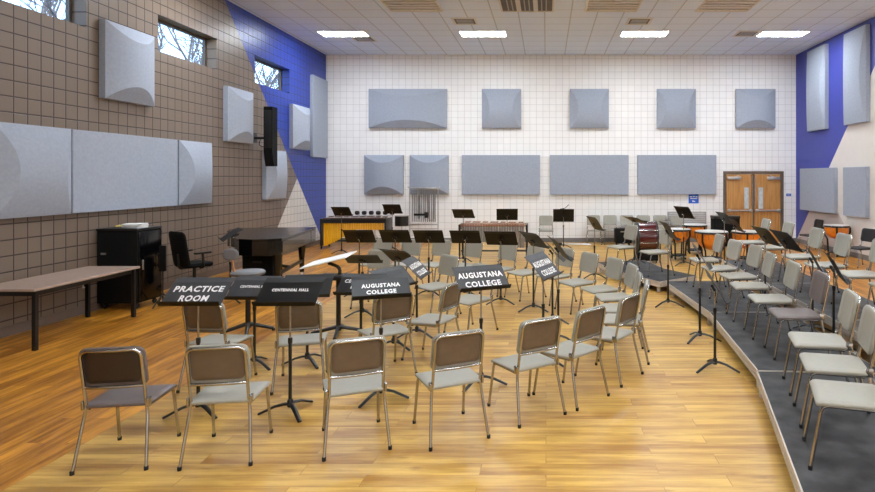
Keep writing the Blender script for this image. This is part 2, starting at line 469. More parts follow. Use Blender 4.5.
for a0, a1, z0, z1, k, lb in ((16.0, 17.1, 3.35, 5.68, 'lr', 'tall curved panel on blue part of right wall near the corner'),
                              (13.95, 15.0, 3.35, 5.68, 'lr', 'tall curved panel high on right wall at the blue and white edge'),
                              (15.5, 17.6, 1.04, 2.27, 'flat', 'wide flat panel low on right wall across the blue paint edge'),
                              (13.97, 15.04, 1.04, 2.27, 'flat', 'square flat panel low on white part of right wall near timpano')):
    panel('right', a0, a1, z0, z1, k, lb)

# ------------------------------------------------------------------ ceiling fittings
def ceiling_light(x, y, label):
    t = thing('ceiling_light', label, 'ceiling light', (x, y, H), 0, 'ceiling lights')
    f = MB()
    for a in ((-.62, .62, -.315, -.29), (-.62, .62, .29, .315)): f.box(*a, -.012, .012)
    for a in ((-.62, -.595, -.29, .29), (.595, .62, -.29, .29)): f.box(*a, -.012, .012)
    f.box(-.6, .6, -.292, -.262, -.009, 0).box(-.6, .6, .262, .292, -.009, 0)
    f.build('frame', M['ceil_white'], t)
    MB().box(-.585, .585, -.262, .262, -.008, -.001).build('diffuser', M['lamp'], t)
LX = (-5.36, -1.66, 2.6, 6.26)
lbl = ('lit ceiling light nearest the blue brick wall', 'lit ceiling light above the wooden marimba',
       'lit ceiling light above the bass drum and timpani', 'lit ceiling light nearest the blue and white right wall')
for x, l in zip(LX, lbl): ceiling_light(x, 15.43, l)
for y in (10.6, 6.0, 1.4, -2.2):
    for x in (LX if y > 9 else LX[1:]): ceiling_light(x, y, 'lit ceiling light above and before the picture')
def ceiling_grille(x, cross, label):
    t = thing('ceiling_grille', label, 'ceiling grille', (x, 12.72, H), 0, 'large ceiling grilles')
    f = MB()
    for a in ((-.6, .6, -.61, -.57), (-.6, .6, .57, .61)): f.box(*a, -.02, 0)
    for a in ((-.6, -.56, -.57, .57), (.56, .6, -.57, .57)): f.box(*a, -.02, 0)
    f.build('frame', M['ceil_white'], t)
    MB().box(-.56, .56, -.57, .57, -.004, -.001).build('backing', M['ceil_dark'], t)
    if cross:
        for k in (-.19, .19): MB().box(k - .05, k + .05, -.57, .57, -.03, -.004).build('slat', M['ceil_white'], t)
        for k in range(3):
            for s in (-.05, .05):
                c = -.375 + .375 * k + s; MB().box(c - .012, c + .012, -.57, .57, -.02, -.004).build('slat', M['ceil_slat'], t)
    else:
        for k in range(6):
            c = -.475 + .19 * k; MB().box(-.56, .56, c - .05, c + .05, -.025, -.004).build('slat', M['ceil_white'], t)
ceiling_grille(-2.95, False, 'slatted ceiling grille left of the three-cell grille')
ceiling_grille(-.42, True, 'three-cell ceiling grille with dark slots')
ceiling_grille(1.48, False, 'slatted ceiling grille just right of the three-cell grille')
ceiling_grille(4.0, False, 'slatted ceiling grille furthest along towards the right wall')
def ceiling_vent(u, v, label):
    x, y = (u - VX) * FL * (H - EYE) / (VY - v) / FL, FL * (H - EYE) / (VY - v)
    t = thing('ceiling_vent', label, 'air vent', (x, y, H), 0, 'small square ceiling vents')
    f = MB()
    for a in ((-.3, .3, -.3, -.24), (-.3, .3, .24, .3)): f.box(*a, -.012, 0)
    for a in ((-.3, -.24, -.24, .24), (.24, .3, -.24, .24)): f.box(*a, -.012, 0)
    f.build('frame', M['ceil_white'], t)
    MB().box(-.24, .24, -.24, .24, -.006, -.001).build('backing', M['ceil_dark'], t)
    for k in (-.14, 0, .14): MB().box(-.2, .2, k - .03, k + .03, -.016, -.006).build('slat', M['ceil_slat'], t)
ceiling_vent(465, 21.2, 'square ceiling vent in front of the light over the wooden marimba')
ceiling_vent(639, 21.3, 'square ceiling vent in front of the light over the timpani')
ceiling_vent(746.5, 33.6, 'square ceiling vent beside the light nearest the right wall')
ceiling_vent(364, 39, 'square ceiling vent beside the light nearest the blue wall')

# signs, grille and outlet on the walls
def wall_sign(x0, x1, z0, z1, label, marks):
    t = thing('wall_sign', label, 'sign', ((x0 + x1) / 2, YB, z0))
    hw = (x1 - x0) / 2
    MB().box(-hw, hw, -.012, -.001, 0, z1 - z0).build('plate', M['sign_blue'], t)
    for a, b, c, d in marks: MB().box(a, b, -.015, -.012, c, d).build('lettering', M['white_paint'], t)
wall_sign(bx(689), bx(699), 1.20, 1.51, 'square blue sign with white marks below the wide grey panel',
          [(-.12, -.05, .19, .22), (-.03, .04, .2, .23), (.06, .12, .19, .22), (-.1, .11, .14, .165), (-.04, .0, .05, .09), (.01, .05, .05, .075)])
wall_sign(bx(787), bx(791.7), 1.43, 1.505, 'small blue room sign on white wall right of the double doors', [(-.04, .03, .025, .045)])
x0, x1 = bx(668), bx(706.5)
t = thing('wall_grille', 'wide louvred air grille low on white wall behind the timpani', 'air grille', ((x0 + x1) / 2, YB, .42))
hw = (x1 - x0) / 2
MB().box(-hw, hw, -.012, -.001, 0, .52).build('backing', M['grille_gap'], t)
for k in range(8): MB().box(-hw + .02, hw - .02, -.025, -.012, .025 + k * .062, .065 + k * .062).build('slat', M['grille'], t)
t = thing('wall_outlet', 'ivory wall outlet on brown block wall below the table', 'outlet', (XL, 8.62, .38))
MB().box(0.001, .012, -.04, .04, 0, .12).build('plate', M['outlet'], t)
MB().box(.012, .015, -.018, .018, .02, .05).box(.012, .015, -.018, .018, .07, .1).build('socket', M['black_matte'], t)

# ------------------------------------------------------------------ chairs
def make_chair(label, shell, liner, group, cat='chair'):
    t = thing('chair', label, cat, (0, 0, 0), 0, group)
    def seat_fn(x, y, z):
        return (x, y, z - .016 - .004 * (y + .2) / .4 - .035 * max(0, (y - .13) / .09) ** 2 * .5 - .006 * max(0, 1 - (x / .2) ** 2) * max(0, 1 - (y / .2) ** 2))
    o = [(x * (1 + .09 * y), y) for x, y in rrect(.44, .425, .035, 4)]
    MB().slab(o, .432, .455, .005, seat_fn).build('seat', shell, t, sharp=55)
    def bk(x, w, tt):     # back surface: w along height, tt towards the rear
        return (x, -.205 - .20 * w + .42 * x * x - tt, .555 + .985 * w + .2 * -tt * 0)
    o = rrect(.415, .30, .055, 4, 0, .15)
    MB().slab(o, 0, .026, .006, lambda x, w, z: bk(x, w, z)).build('backrest', shell, t, sharp=55)
    o = rrect(.35, .232, .035, 4, 0, .156)
    MB().slab(o, .024, .031, .002, lambda x, w, z: bk(x, w, z)).build('back_panel', liner, t, sharp=55)
    r = .0115
    path = [(-.19, -.2, .43), (-.19, *bk(.19, 0, .036)[1:]), (-.19, *bk(.19, .13, .036)[1:])]
    up = []
    for i in range(11):
        a = PI - PI / 2 * i / 10; up.append((-.135 + .055 * math.cos(a), .227 + .055 * math.sin(a)))
    up += [(-.07, .282), (0, .282), (.07, .282)] + [(-x, w) for x, w in up[::-1]]
    path += [bk(x, w, .036) for x, w in up]
    path += [(.19, *bk(.19, .13, .036)[1:]), (.19, *bk(.19, 0, .036)[1:]), (.19, -.2, .43)]
    fr = MB().tube(path, r, 8)
    fr.tube([bk(x, .012, .036) for x in (-.19, -.15, -.1, -.05, 0, .05, .1, .15, .19)], .0115, 8)
    fr.build('back_frame', M['chrome'], t, sharp=60)
    for sx in (-1, 1):
        MB().box(sx * .207 - .008, sx * .207 + .008, -.225, -.175, .41, .47, .006).build('bracket', M['chrome'], t)
        rear = fillet([(sx * .19, -.2, .44), (sx * .2, -.205, .36), (sx * .228, -.283, .02)], .06)
        l = MB().tube(rear, .0115, 8).build('leg', M['chrome'], t, sharp=60)
        MB().lathe([(.014, 0), (.0145, .026)], 10, (sx * .2295, -.287, .0)).build('foot_cap', M['rubber'], l)
        front = fillet([(sx * .19, -.17, .403), (sx * .197, .178, .402), (sx * .21, .243, .02)], .045, 5)
        l = MB().tube(front, .0115, 8).build('leg', M['chrome'], t, sharp=60)
        MB().lathe([(.014, 0), (.0145, .026)], 10, (sx * .2105, .246, .0)).build('foot_cap', M['rubber'], l)
    return t

PROTO = {}
def chair(x, y, th, label, group, kind='grey', z=0.0):
    if kind not in PROTO:
        sh, ln = {'grey': (M['chair_grey'], M['back_brown']), 'taupe': (M['chair_dark'], M['back_darkbrown']), 'black': (M['chair_black'], M['chair_black'])}[kind]
        o = PROTO[kind] = make_chair(label, sh, ln, group); KIDS[o.name] = kids(o)
        for c in KIDS[o.name]: KIDS[c.name] = kids(c)
    else: o = copy_tree(PROTO[kind])
    o['label'] = label; o['group'] = group
    o.location = (x, y, z); o.rotation_euler = (0, 0, math.radians(th - 90))
    return o

g = 'chairs of the front arc seen from behind'
chair(-3.03, 4.27, 99, 'dark taupe chair at the left end of the front row, near the floor edge', g, 'taupe')
chair(-2.34, 4.33, 99, 'grey chair second in the front row, next to the dark taupe chair', g)
chair(-1.48, 4.5, 113, 'grey chair third in the front row, behind a two-line stencilled stand', g)
chair(-.78, 4.66, 117.5, 'grey chair in the centre of the front row, fourth from the dark one', g)
chair(-.19, 5.06, 125, 'grey chair fifth in the front row, turned towards the left', g)
chair(.21, 5.40, 138, 'grey chair sixth in the front row, partly behind the fifth', g)
chair(.62, 5.95, 145, 'grey chair ending the front row, turned left, brown back half seen', g)
g = 'chairs of the second row seen from behind'
chair(-3.19, 5.72, 85, 'grey chair just beyond the PRACTICE ROOM stand, back towards us', g)
chair(-2.40, 5.74, 106, 'grey chair just beyond the HALL stand beside the PRACTICE ROOM stand', g)
chair(-1.68, 6.06, 126, 'grey chair below the two-line stencilled stand in the middle, facing away left', g)
chair(-1.28, 6.54, 160, 'grey chair turned side-on, narrow brown back left of the tilted stencilled stand', g)
g = 'chairs on the right arm of the horseshoe'
chair(.86, 6.55, 170, 'grey side-on chair nearest the front row at the right arm, back edge to us', g)
chair(.87, 7.10, 175, 'grey side-on chair second up the right arm of the horseshoe', g)
chair(.90, 7.77, 188, 'grey side-on chair third up the right arm of the horseshoe', g)
chair(.77, 8.32, 204, 'grey chair fourth up the right arm, whole back and seat seen from the front', g)
chair(.46, 8.87, 212, 'grey chair fifth up the right arm, beside the edge-on tan stand', g)
chair(.12, 9.45, 218, 'grey chair behind the edge-on tan music stand, mostly hidden', g)
g = 'chairs of the back row facing us'
chair(-.37, 9.78, 220, 'grey chair behind the tilted stencilled stand and a black stand, facing us', g)
chair(-.83, 10.15, 231, 'grey chair behind the fifth black stand of the back row, facing us', g)
chair(-1.47, 10.5, 236, 'grey chair behind the fourth black stand of the back row, facing us', g)
chair(-2.06, 10.65, 242, 'grey chair behind the third black stand of the back row, facing us', g)
chair(-2.62, 10.72, 247, 'grey chair behind the second black stand of the back row, facing us', g)
chair(-3.16, 10.75, 250, 'grey chair behind the first black stand, before the yellow marimba', g)
g = 'chairs inside the horseshoe facing us'
chair(-2.72, 9.1, 256, 'grey chair behind the low black stand beside the white-topped conductor desk', g)
chair(-1.62, 8.54, 227, 'grey chair inside the horseshoe, seat and back clear of any stand', g)
chair(-1.0, 7.62, 232, 'grey chair mostly hidden behind the tilted two-line stencilled stand', g)
g = 'chairs on the low riser'
chair(1.50, 11.7, 205, 'grey chair on the far riser, left of the maroon bass drum', g, z=.2)
chair(2.03, 10.9, 198, 'grey chair on the far riser, in front of the orange timpani', g, z=.2)
chair(2.68, 9.86, 181, 'grey chair first on the near low riser, before the orange kettledrums', g, z=.2)
chair(2.66, 8.95, 188, 'grey chair second on the near low riser, at its far end', g, z=.2)
chair(2.72, 8.25, 184, 'grey chair third on the near low riser, back overlapping the fourth', g, z=.2)
chair(2.62, 7.5, 174, 'grey chair fourth on the near low riser, seat just below the third', g, z=.2)
chair(2.58, 6.7, 174, 'pale grey chair on low riser just beyond the dark taupe one', g, z=.2)
chair(2.545, 5.97, 172, 'dark taupe chair on the low riser among grey ones', g, 'taupe', z=.2)
chair(2.326, 4.99, 165, 'grey chair on low riser just nearer than the dark taupe one', g, z=.2)
chair(2.148, 4.36, 163, 'grey chair on low riser second from the bottom corner', g, z=.2)
chair(1.945, 3.745, 161, 'grey chair on low riser cut by the right picture edge, biggest seat', g, z=.2)
g = 'chairs on the high riser'
chair(3.80, 10.75, 177, 'grey chair at the far end of the high riser, before the left door', g, z=.4)
chair(3.88, 9.95, 178, 'grey chair second on the high riser, before the right door', g, z=.4)
chair(3.84, 8.82, 178, 'grey chair third on the high riser, before the corner timpano', g, z=.4)
chair(3.80, 7.95, 177, 'grey chair fourth on the high riser, between timpano and black chair', g, z=.4)
chair(3.87, 7.2, 175, 'grey chair fifth on the high riser, cut by the right picture edge', g, z=.4)
chair(3.86, 6.4, 180, 'grey chair of the high riser whose front leg alone shows at the edge', g, z=.4)
g = 'chairs along the back wall'
chair(0.0, 17.45, 270, 'lone grey chair against the back wall, left of the wide black stand', g)
for x, th, l in ((1.45, 268, 'first grey chair of the wall row, behind the tan-backed stand'), (1.96, 270, 'second grey chair of the wall row, above the black case'),
                 (2.47, 270, 'third grey chair of the wall row, behind the flat black stand'), (2.98, 270, 'fourth grey chair of the wall row, above the bass drum'),
                 (3.49, 270, 'fifth grey chair of the wall row, right of the bass drum'), (4.0, 270, 'sixth grey chair of the wall row, below the air grille')):
    chair(x, 17.62, th, l, g)
g = 'black chairs by the right wall'
chair(7.28, 16.05, 186, 'black chair beside the blue paint, behind the corner timpano', g, 'black')
chair(7.08, 13.15, 194, 'black chair by the right wall, right of the corner timpano', g, 'black')
chair(7.3, 12.45, 194, 'black chair by the right wall, cut by the picture edge', g, 'black')

# ------------------------------------------------------------------ music stands
def text_mesh(lines, size, lead):
    out = []
    for i, (t, wid) in enumerate(lines):
        cu = bpy.data.curves.new('lettering', 'FONT'); cu.body = t; cu.size = size; cu.align_x = 'CENTER'; cu.align_y = 'CENTER'
        cu.extrude = .0006; cu.offset = size * .028; cu.resolution_u = 2; cu.space_character = 1.12
        o = bpy.data.objects.new('tmp_text', cu); COL.objects.link(o)
        dg = bpy.context.evaluated_depsgraph_get(); me = bpy.data.meshes.new_from_object(o.evaluated_get(dg))
        xs = [v.co.x for v in me.vertices]; k = wid / (max(xs) - min(xs)); c = (max(xs) + min(xs)) / 2
        vs = [((v.co.x - c) * k, -v.co.z, v.co.y - i * lead) for v in me.vertices]
        fs = [tuple(p.vertices) for p in me.polygons]
        bpy.data.objects.remove(o); bpy.data.curves.remove(cu); bpy.data.meshes.remove(me)
        me = bpy.data.meshes.new('lettering'); me.from_pydata(vs, [], fs); me.update(); me.materials.append(M['white_paint']); out.append(me)
    return out

def desk_mb(w=.508, h=.33):
    mb = MB(); t = .003; lo, hi = -h * .42, h * .58
    hb = hi - .07                      # crease below the top edge
    def plate(p, q):
        x = w / 2
        vs = []
        for (y, z) in (p, q):
            for dy in (0, t): vs += [(-x, y + dy, z), (x, y + dy, z)]
        mb.add(vs, [(0, 1, 5, 4), (2, 6, 7, 3), (0, 2, 3, 1), (4, 5, 7, 6), (0, 4, 6, 2), (1, 3, 7, 5)])
    plate((0, lo), (0, hb)); plate((0, hb), (.014, hi))
    return mb
def tray_mb(w=.508, h=.33):
    lo = -h * .42
    return MB().box(-w / 2, w / 2, -.042, .003, lo - .003, lo).box(-w / 2, w / 2, -.045, -.042, lo - .003, lo + .006)
SM = {}
def stand_meshes():
    b = MB()
    for k in range(3):
        a = 2 * PI * k / 3 + PI / 2; ca, sa = math.cos(a), math.sin(a)
        pts = [(.0, .085), (.05, .085), (.12, .07), (.2, .035), (.255, .012)]
        b.tube([(r * ca, r * sa, z) for r, z in pts], .024, 8, .018, .55)
    b.lathe([(.024, .06), (.026, .07), (.026, .11), (.018, .125)], 12)
    SM['base'] = b.mesh('base', M['pole_black'], 50)
    SM['pole'] = MB().tube([(0, 0, .1), (0, 0, .62)], .0145, 10).lathe([(.017, .6), (.019, .605), (.019, .645), (.014, .65)], 12).mesh('pole', M['pole_black'])
    SM['shaft'] = MB().tube([(0, 0, 0), (0, 0, 1)], .0085, 10).mesh('shaft', M['chrome'])
    SM['bracket'] = MB().prism([(-.05, -.018), (.05, -.018), (.016, .05), (-.016, .05)], -.012, .012).lathe([(.016, -.03), (.016, .03)], 10, (0, .035, 0), 'x').mesh('bracket', M['stand_black'])
    SM['desk'] = desk_mb().mesh('desk', M['stand_black'], 8); SM['tray'] = tray_mb().mesh('tray', M['stand_black'], 20)
    SM['deskg'] = desk_mb().mesh('desk', M['stand_grey'], 8); SM['trayg'] = tray_mb().mesh('tray', M['stand_black'], 20)
    SM['lip'] = MB().lathe([(.008, -.012), (.012, -.008), (.012, .008), (.008, .012)], 10, (0, 0, 0), 'x').mesh('knob', M['chrome'])
stand_meshes()
def music_stand(x, y, th, zc, tilt, label, group, z=0.0, text=None, worn=False, brot=0.0, size=1.0, roll=0.0):  # worn: greyer enamel, for scratches and for light painted on desks
    """th: way the player looks; zc: height of the desk's middle; tilt from the horizontal; z: what it stands on"""
    t = thing('music_stand', label, 'music stand', (x, y, z), math.radians(th - 90), group)
    place('base', SM['base'], t, rot=(0, 0, math.radians(brot - th + 90)))
    place('pole', SM['pole'], t)
    hz = zc - z - .02
    s = place('shaft', SM['shaft'], t, (0, 0, .6)); s.scale = (1, 1, max(.05, hz - .6))
    a = -math.radians(90 - tilt)
    place('bracket', SM['bracket'], t, (0, .012, hz), (a + PI / 2, 0, 0))
    off = Vector((0, -.03, 0)); off.rotate(Matrix.Rotation(a, 3, 'X'))
    d = place('desk', SM['deskg' if worn else 'desk'], t, (0, off.y, hz + off.z), (a, math.radians(roll), 0)); d.scale = (size, 1, size)
    place('tray', SM['trayg' if worn else 'tray'], d)
    place('knob', SM['lip'], t, (0, .045, hz - .02))
    if text:
        for me in text[0]: place('lettering', me, d, (0, -.0012, text[1]))
    return t
TX_PR = (text_mesh([('PRACTICE', .42), ('ROOM', .24)], .088, .105), .04)
TX_AC = (text_mesh([('AUGUSTANA', .455), ('COLLEGE', .36)], .094, .115), .05)
TX_AS = (text_mesh([('AUGUSTANA', .34), ('COLLEGE', .26)], .07, .085), .03)
TX_CH1 = (text_mesh([('CENTENNIAL HALL', .31)], .042, .05), .03)
TX_CH2 = (text_mesh([('CENTENNIAL', .40), ('HALL', .2)], .066, .085), .06)

g = 'stencilled music stands'
music_stand(-2.97, 4.98, 91, 1.03, 37, 'worn black music stand stencilled PRACTICE ROOM in white', g, text=TX_PR, worn=True)
music_stand(-2.185, 4.98, 92, 1.03, 37, 'black stand with one small white HALL line, right of PRACTICE ROOM', g, text=TX_CH1, brot=-20)
music_stand(-3.1, 6.2, 88, 0.83, 40, 'scratched black stand half hidden between PRACTICE ROOM and the HALL stand', g, text=TX_CH1, worn=True)
music_stand(-2.58, 6.3, 100, 0.83, 40, 'black stand almost hidden behind the one with a small HALL line', g, brot=-15)
music_stand(-1.50, 5.3, 110, 1.01, 31, 'black stand with two lines of white capitals in front of third front chair', g, text=TX_AS, brot=30)
music_stand(-2.08, 6.55, 84, .80, 38, 'black stand with only three white capitals CEN showing', g, text=TX_CH2, brot=20)
music_stand(-.63, 5.66, 116, 1.03, 38, 'black stand with two large lines of white capitals, alone above the central front chair', g, text=TX_AC, worn=True, brot=26)
music_stand(-.03, 6.3, 158, 1.05, 48, 'steeply tilted grey-lit stand with two slanting white text lines, right of the clear one', g, text=TX_AC, worn=True)  # the grey light is painted in by the paler enamel
music_stand(-1.64, 7.4, 177, 0.86, 45, 'narrow-looking tilted stand with two small slanting white text lines', g, text=TX_AC, worn=True)
music_stand(-1.8, 6.88, 148, 0.82, 40, 'grey-lit stand behind the two-line stand, only its top strip showing', 'plain music stands inside the horseshoe', worn=True)  # lit top strip put into the enamel colour
g = 'plain music stands inside the horseshoe'
music_stand(-2.66, 8.45, 270, .82, 31, 'low black stand next to the white conductor desk, nearly flat', g)
music_stand(-2.02, 8.0, 238, .92, 40, 'black stand behind the narrow tilted stencilled stand, turned right', g)
g = 'black stands of the back row'
music_stand(-3.17, 9.9, 270, 1.0, 48, 'first black stand of back row, in front of the yellow resonators', g)
music_stand(-2.56, 9.9, 268, 1.0, 48, 'second black stand of back row, right of the yellow resonators', g)
music_stand(-2.00, 9.95, 268, .99, 48, 'third black stand of back row, below the tubular chimes', g)
music_stand(-1.37, 9.9, 266, .99, 48, 'fourth black stand of back row, below the left end of wooden marimba', g)
music_stand(-.72, 9.3, 262, 1.03, 48, 'fifth black stand of back row, below the right end of wooden marimba', g)
music_stand(-.19, 8.8, 213, 1.06, 48, 'sixth black stand of back row, twisted, right of the wooden marimba', g)
music_stand(.15, 7.12, 190, 1.14, 55, 'tan-lit stand seen almost edge-on, beside the twisted black stand', g)
music_stand(.09, 8.08, 188, .99, 52, 'dark edge-on stand just behind the tan-lit edge-on one', g)
g = 'stands by the percussion at the back wall'
music_stand(-5.4, 15.4, 262, 1.1, 50, 'small black stand standing before the yellow marimba', g)
music_stand(-4.22, 16.0, 262, 1.13, 55, 'small black stand beside the black tom drum', g)
music_stand(-1.98, 13.95, 262, 1.13, 45, 'small black stand at the left end of the wooden marimba', g)
music_stand(-.93, 13.95, 274, 1.11, 60, 'small black stand above the middle of the wooden marimba', g)
music_stand(.50, 16.6, 270, .91, 75, 'wide upright black stand alone against white wall, clip lamp on top', g, size=1.17)
g = 'stands along the low riser'
music_stand(.97, 11.66, 197, 1.08, 58, 'tan-lit stand on the floor left of the far riser', g)
music_stand(1.87, 12.35, 207, 1.11, 25, 'flat-lying black stand on far riser above the bass drum', g, z=.2)
music_stand(1.91, 9.12, 182, 1.17, 58, 'tan-lit stand on the floor between the two low risers', g, brot=0)
music_stand(1.90, 7.2, 168, 1.04, 58, 'edge-on black stand on the floor at the low riser, before second seat', g, brot=12)
music_stand(1.77, 6.11, 168, 0.87, 58, 'edge-on black stand nearest us beside the low riser', g, brot=0)
g = 'stands behind the low riser seats'
music_stand(3.12, 8.3, 184, 1.17, 52, 'wide dark stand in front of the double doors, left one of a pair', g, z=.2, brot=90)
music_stand(3.12, 7.6, 184, 1.18, 52, 'wide dark stand in front of the double doors, right one of a pair', g, z=.2, brot=90)
music_stand(3.1, 6.78, 162, 1.06, 62, 'edge-on stand among high riser seats, further one of a close pair', g, z=.2, brot=30)
music_stand(3.1, 6.28, 162, 1.04, 62, 'edge-on stand among high riser seats, nearer one of a close pair', g, z=.2, brot=90)
g = 'stands at the timpani'
music_stand(3.14, 13.3, 208, 1.2, 58, 'black stand rising above the first timpani, left of the air grille', g)
music_stand(3.93, 12.85, 188, 1.1, 55, 'black stand before the left door, pole in front of the timpani', g)
music_stand(3.97, 12.2, 178, 1.0, 55, 'second black stand before the doors, slightly lower and more right', g)

# lamp clipped on the wide stand
t = thing('clip_lamp', 'little black clip lamp on top of the wide upright stand', 'lamp', (.50, 16.6, 1.105))
MB().box(-.05, .02, -.015, .02, -.03, .01, .006).build('clip', M['black'], t)
MB().tube([(-.02, 0, 0), (.06, 0, .04), (.15, 0, .13)], .009, 6).build('arm', M['black'], t)
MB().tube([(-.1, 0, .0), (.02, 0, .015)], .012, 6, .02).build('lamp_head', M['black'], t)

# ------------------------------------------------------------------ risers
def riser(poly, z, label, group):
    t = thing('riser_platform', label, 'riser', (poly[0][0], poly[0][1], 0), 0, group)
    p = [(x - poly[0][0], y - poly[0][1]) for x, y in poly]; n = len(p)
    cx, cy = sum(a for a, _ in p) / n, sum(b for _, b in p) / n
    def ins(q, d):
        v = Vector((q[0] - cx, q[1] - cy)); l = v.length; v *= (l - d) / l; return (cx + v.x, cy + v.y)
    MB().prism([ins(q, .004) for q in p], z - .014, z).build('deck', M['deck'], t)
    for i in range(n):
        a, b = p[i], p[(i + 1) % n]; a2, b2 = ins(a, .02), ins(b, .02)
        r = MB().bar(ins(a, .006), ins(b, .006), .022, .044, z - .046).bar(ins(a, .006), ins(b, .006), .022, .034, z - .098)
        r.bar(a2, b2, .014, .05, z - .075)
        r.build('edge_rail', M['alu'], t)
    for q in p:
        a = ins(q, .11); MB().box(a[0] - .025, a[0] + .025, a[1] - .025, a[1] + .025, .0, z - .014).build('leg', M['alu'], t)
    return t
g = 'low riser platforms'
riser([(1.08, 12.45), (1.42, 11.2), (1.98, 10.15), (2.78, 10.76), (2.35, 11.6), (2.15, 12.8)], .2, 'low black riser standing apart beside the bass drum', g)
riser([(2.10, 9.98), (2.21, 7.87), (3.26, 7.87), (3.28, 10.2), (2.12, 10.2)], .2, 'low black riser section at the far end of the long curve', g)
riser([(2.21, 7.85), (2.0, 5.5), (3.14, 5.42), (3.26, 7.85)], .2, 'low black riser section in the middle, under the dark taupe chair', g)
riser([(1.985, 5.46), (.9, .9), (2.2, .7), (3.11, 5.38)], .2, 'low black riser section at the bottom right, closest to us', g)
g = 'high riser platforms'
riser([(3.39, 8.92), (3.46, 11.4), (4.42, 11.4), (4.29, 8.92)], .4, 'high black riser section before the double doors', g)
riser([(3.29, 6.62), (3.38, 8.9), (4.29, 8.9), (4.27, 6.62)], .4, 'high black riser section behind the close pair of edge-on stands', g)
riser([(3.21, 5.2), (3.28, 6.6), (4.27, 6.6), (4.25, 5.2)], .4, 'high black riser section at the right picture edge', g)

# ------------------------------------------------------------------ percussion
def mallet_instrument(name, label, x0, x1, y0, y1, top, gold, group):
    L = x1 - x0
    t = thing(name, label, 'marimba', ((x0 + x1) / 2, (y0 + y1) / 2, 0), 0, group)
    hw, hd = L / 2, (y1 - y0) / 2; n = 26 if gold else 24; bw = (L - .1) / n
    frame = M['black'] if gold else M['rosewood']
    for sx in (-1, 1):
        e = MB().box(sx * hw - .025, sx * hw + .025, -hd, hd, .1 if gold else top - .14, top - .01, .01)
        if not gold: e.box(sx * hw - .02, sx * hw + .02, -hd + .03, -hd + .07, .06, top - .14).box(sx * hw - .02, sx * hw + .02, hd - .07, hd - .03, .06, top - .14)
        e.build('end_frame', M['black'], t)
        for sy in (-1, 1):
            MB().lathe([(.035, -.012), (.045, -.008), (.045, .008), (.035, .012)], 14, (sx * hw, sy * (hd - .05), .045), 'x').tube([(sx * hw, sy * (hd - .05), .045), (sx * hw, sy * (hd - .05), .11)], .015, 6).build('caster', M['rubber'], t)
    MB().box(-hw + .02, hw - .02, -hd, -hd + .025, top - (.13 if gold else .05), top - .02).build('rail', frame, t)
    MB().box(-hw + .02, hw - .02, hd - .025, hd, top - (.13 if gold else .05), top - .02).build('rail', frame, t)
    MB().tube([(-hw, 0, .2 if gold else .16), (hw, 0, .2 if gold else .16)], .02, 8).build('stretcher', M['black'], t)
    for i in range(n):
        c = -hw + .05 + bw * (i + .5)
        bl = .5 - .2 * i / n
        MB().box(c - bw * .45, c + bw * .45, -hd + .01, -hd + .01 + bl * .62, top - .012, top + .012, .004).build('bar', M['darkwood' if gold else 'rosewood'], t)
        f = i / (n - 1)
        if gold:      # lengths fall off in an arch, low notes on the left
            zb = .08 + .47 * min(1, (f / .55)) ** 1.15 if f < .55 else .55 - .04 * (f - .55)
        else: zb = .26 + .28 * (1 - f) ** 1.5 if f > .3 else .42 + .1 * f
        MB().tube([(c, -hd + .075, zb), (c, -hd + .075, top - .035)], bw * .47, 12).build('resonator', M['yellow' if gold else 'silver'], t)
        if i % 7 not in (2, 6):
            MB().box(c + bw * .05, c + bw * .95, -hd + .04 + bl * .62, -hd + .04 + bl * 1.15, top + .018, top + .038, .004).build('bar', M['darkwood' if gold else 'rosewood'], t)
    return t
mallet_instrument('marimba', 'marimba with golden yellow resonator tubes by the blue wall', -6.3, -4.5, 16.3, 17.0, .86, True, 'keyboard percussion')
mallet_instrument('marimba', 'wooden-barred marimba with silver resonator tubes in mid back', -2.14, -.48, 14.4, 15.0, .85, False, 'keyboard percussion')

t = thing('temple_blocks', 'row of dark temple blocks behind the yellow marimba', 'percussion blocks', (-5.12, 17.45, 0))
MB().tube([(-.55, 0, .86), (.55, 0, .86)], .015, 8).build('rail', M['steel'], t)
MB().tube([(0, 0, .04), (0, 0, .86)], .015, 8).build('pole', M['steel'], t)
for k in range(3): MB().tube([(0, 0, .3), (.28 * math.cos(k * 2.09), .28 * math.sin(k * 2.09), .02)], .012, 6).build('leg', M['steel'], t)
for k in range(6):
    c = -.53 + .21 * k; MB().lathe([(.025, -.07), (.055, -.055), (.065, 0), (.055, .055), (.025, .07)], 14, (c, 0, .95), 'x').build('block', M['black'], t)
t = thing('tom_drum', 'black tom drum on a stand between yellow marimba and chimes', 'drum', (-4.08, 16.5, 0))
MB().lathe([(.19, .64), (.19, .93)], 24).build('shell', M['black'], t)
MB().lathe([(.198, .915), (.2, .935), (.185, .945)], 24).build('hoop', M['steel'], t)
MB().lathe([(.185, .935), (.18, .948)], 24).build('drum_head', M['drum_head'], t)
MB().tube([(0, 0, .1), (0, 0, .64)], .014, 8).build('pole', M['steel'], t)
for k in range(3): MB().tube([(0, 0, .32), (.22 * math.cos(k * 2.09 + .5), .22 * math.sin(k * 2.09 + .5), .015)], .011, 6).build('leg', M['steel'], t)

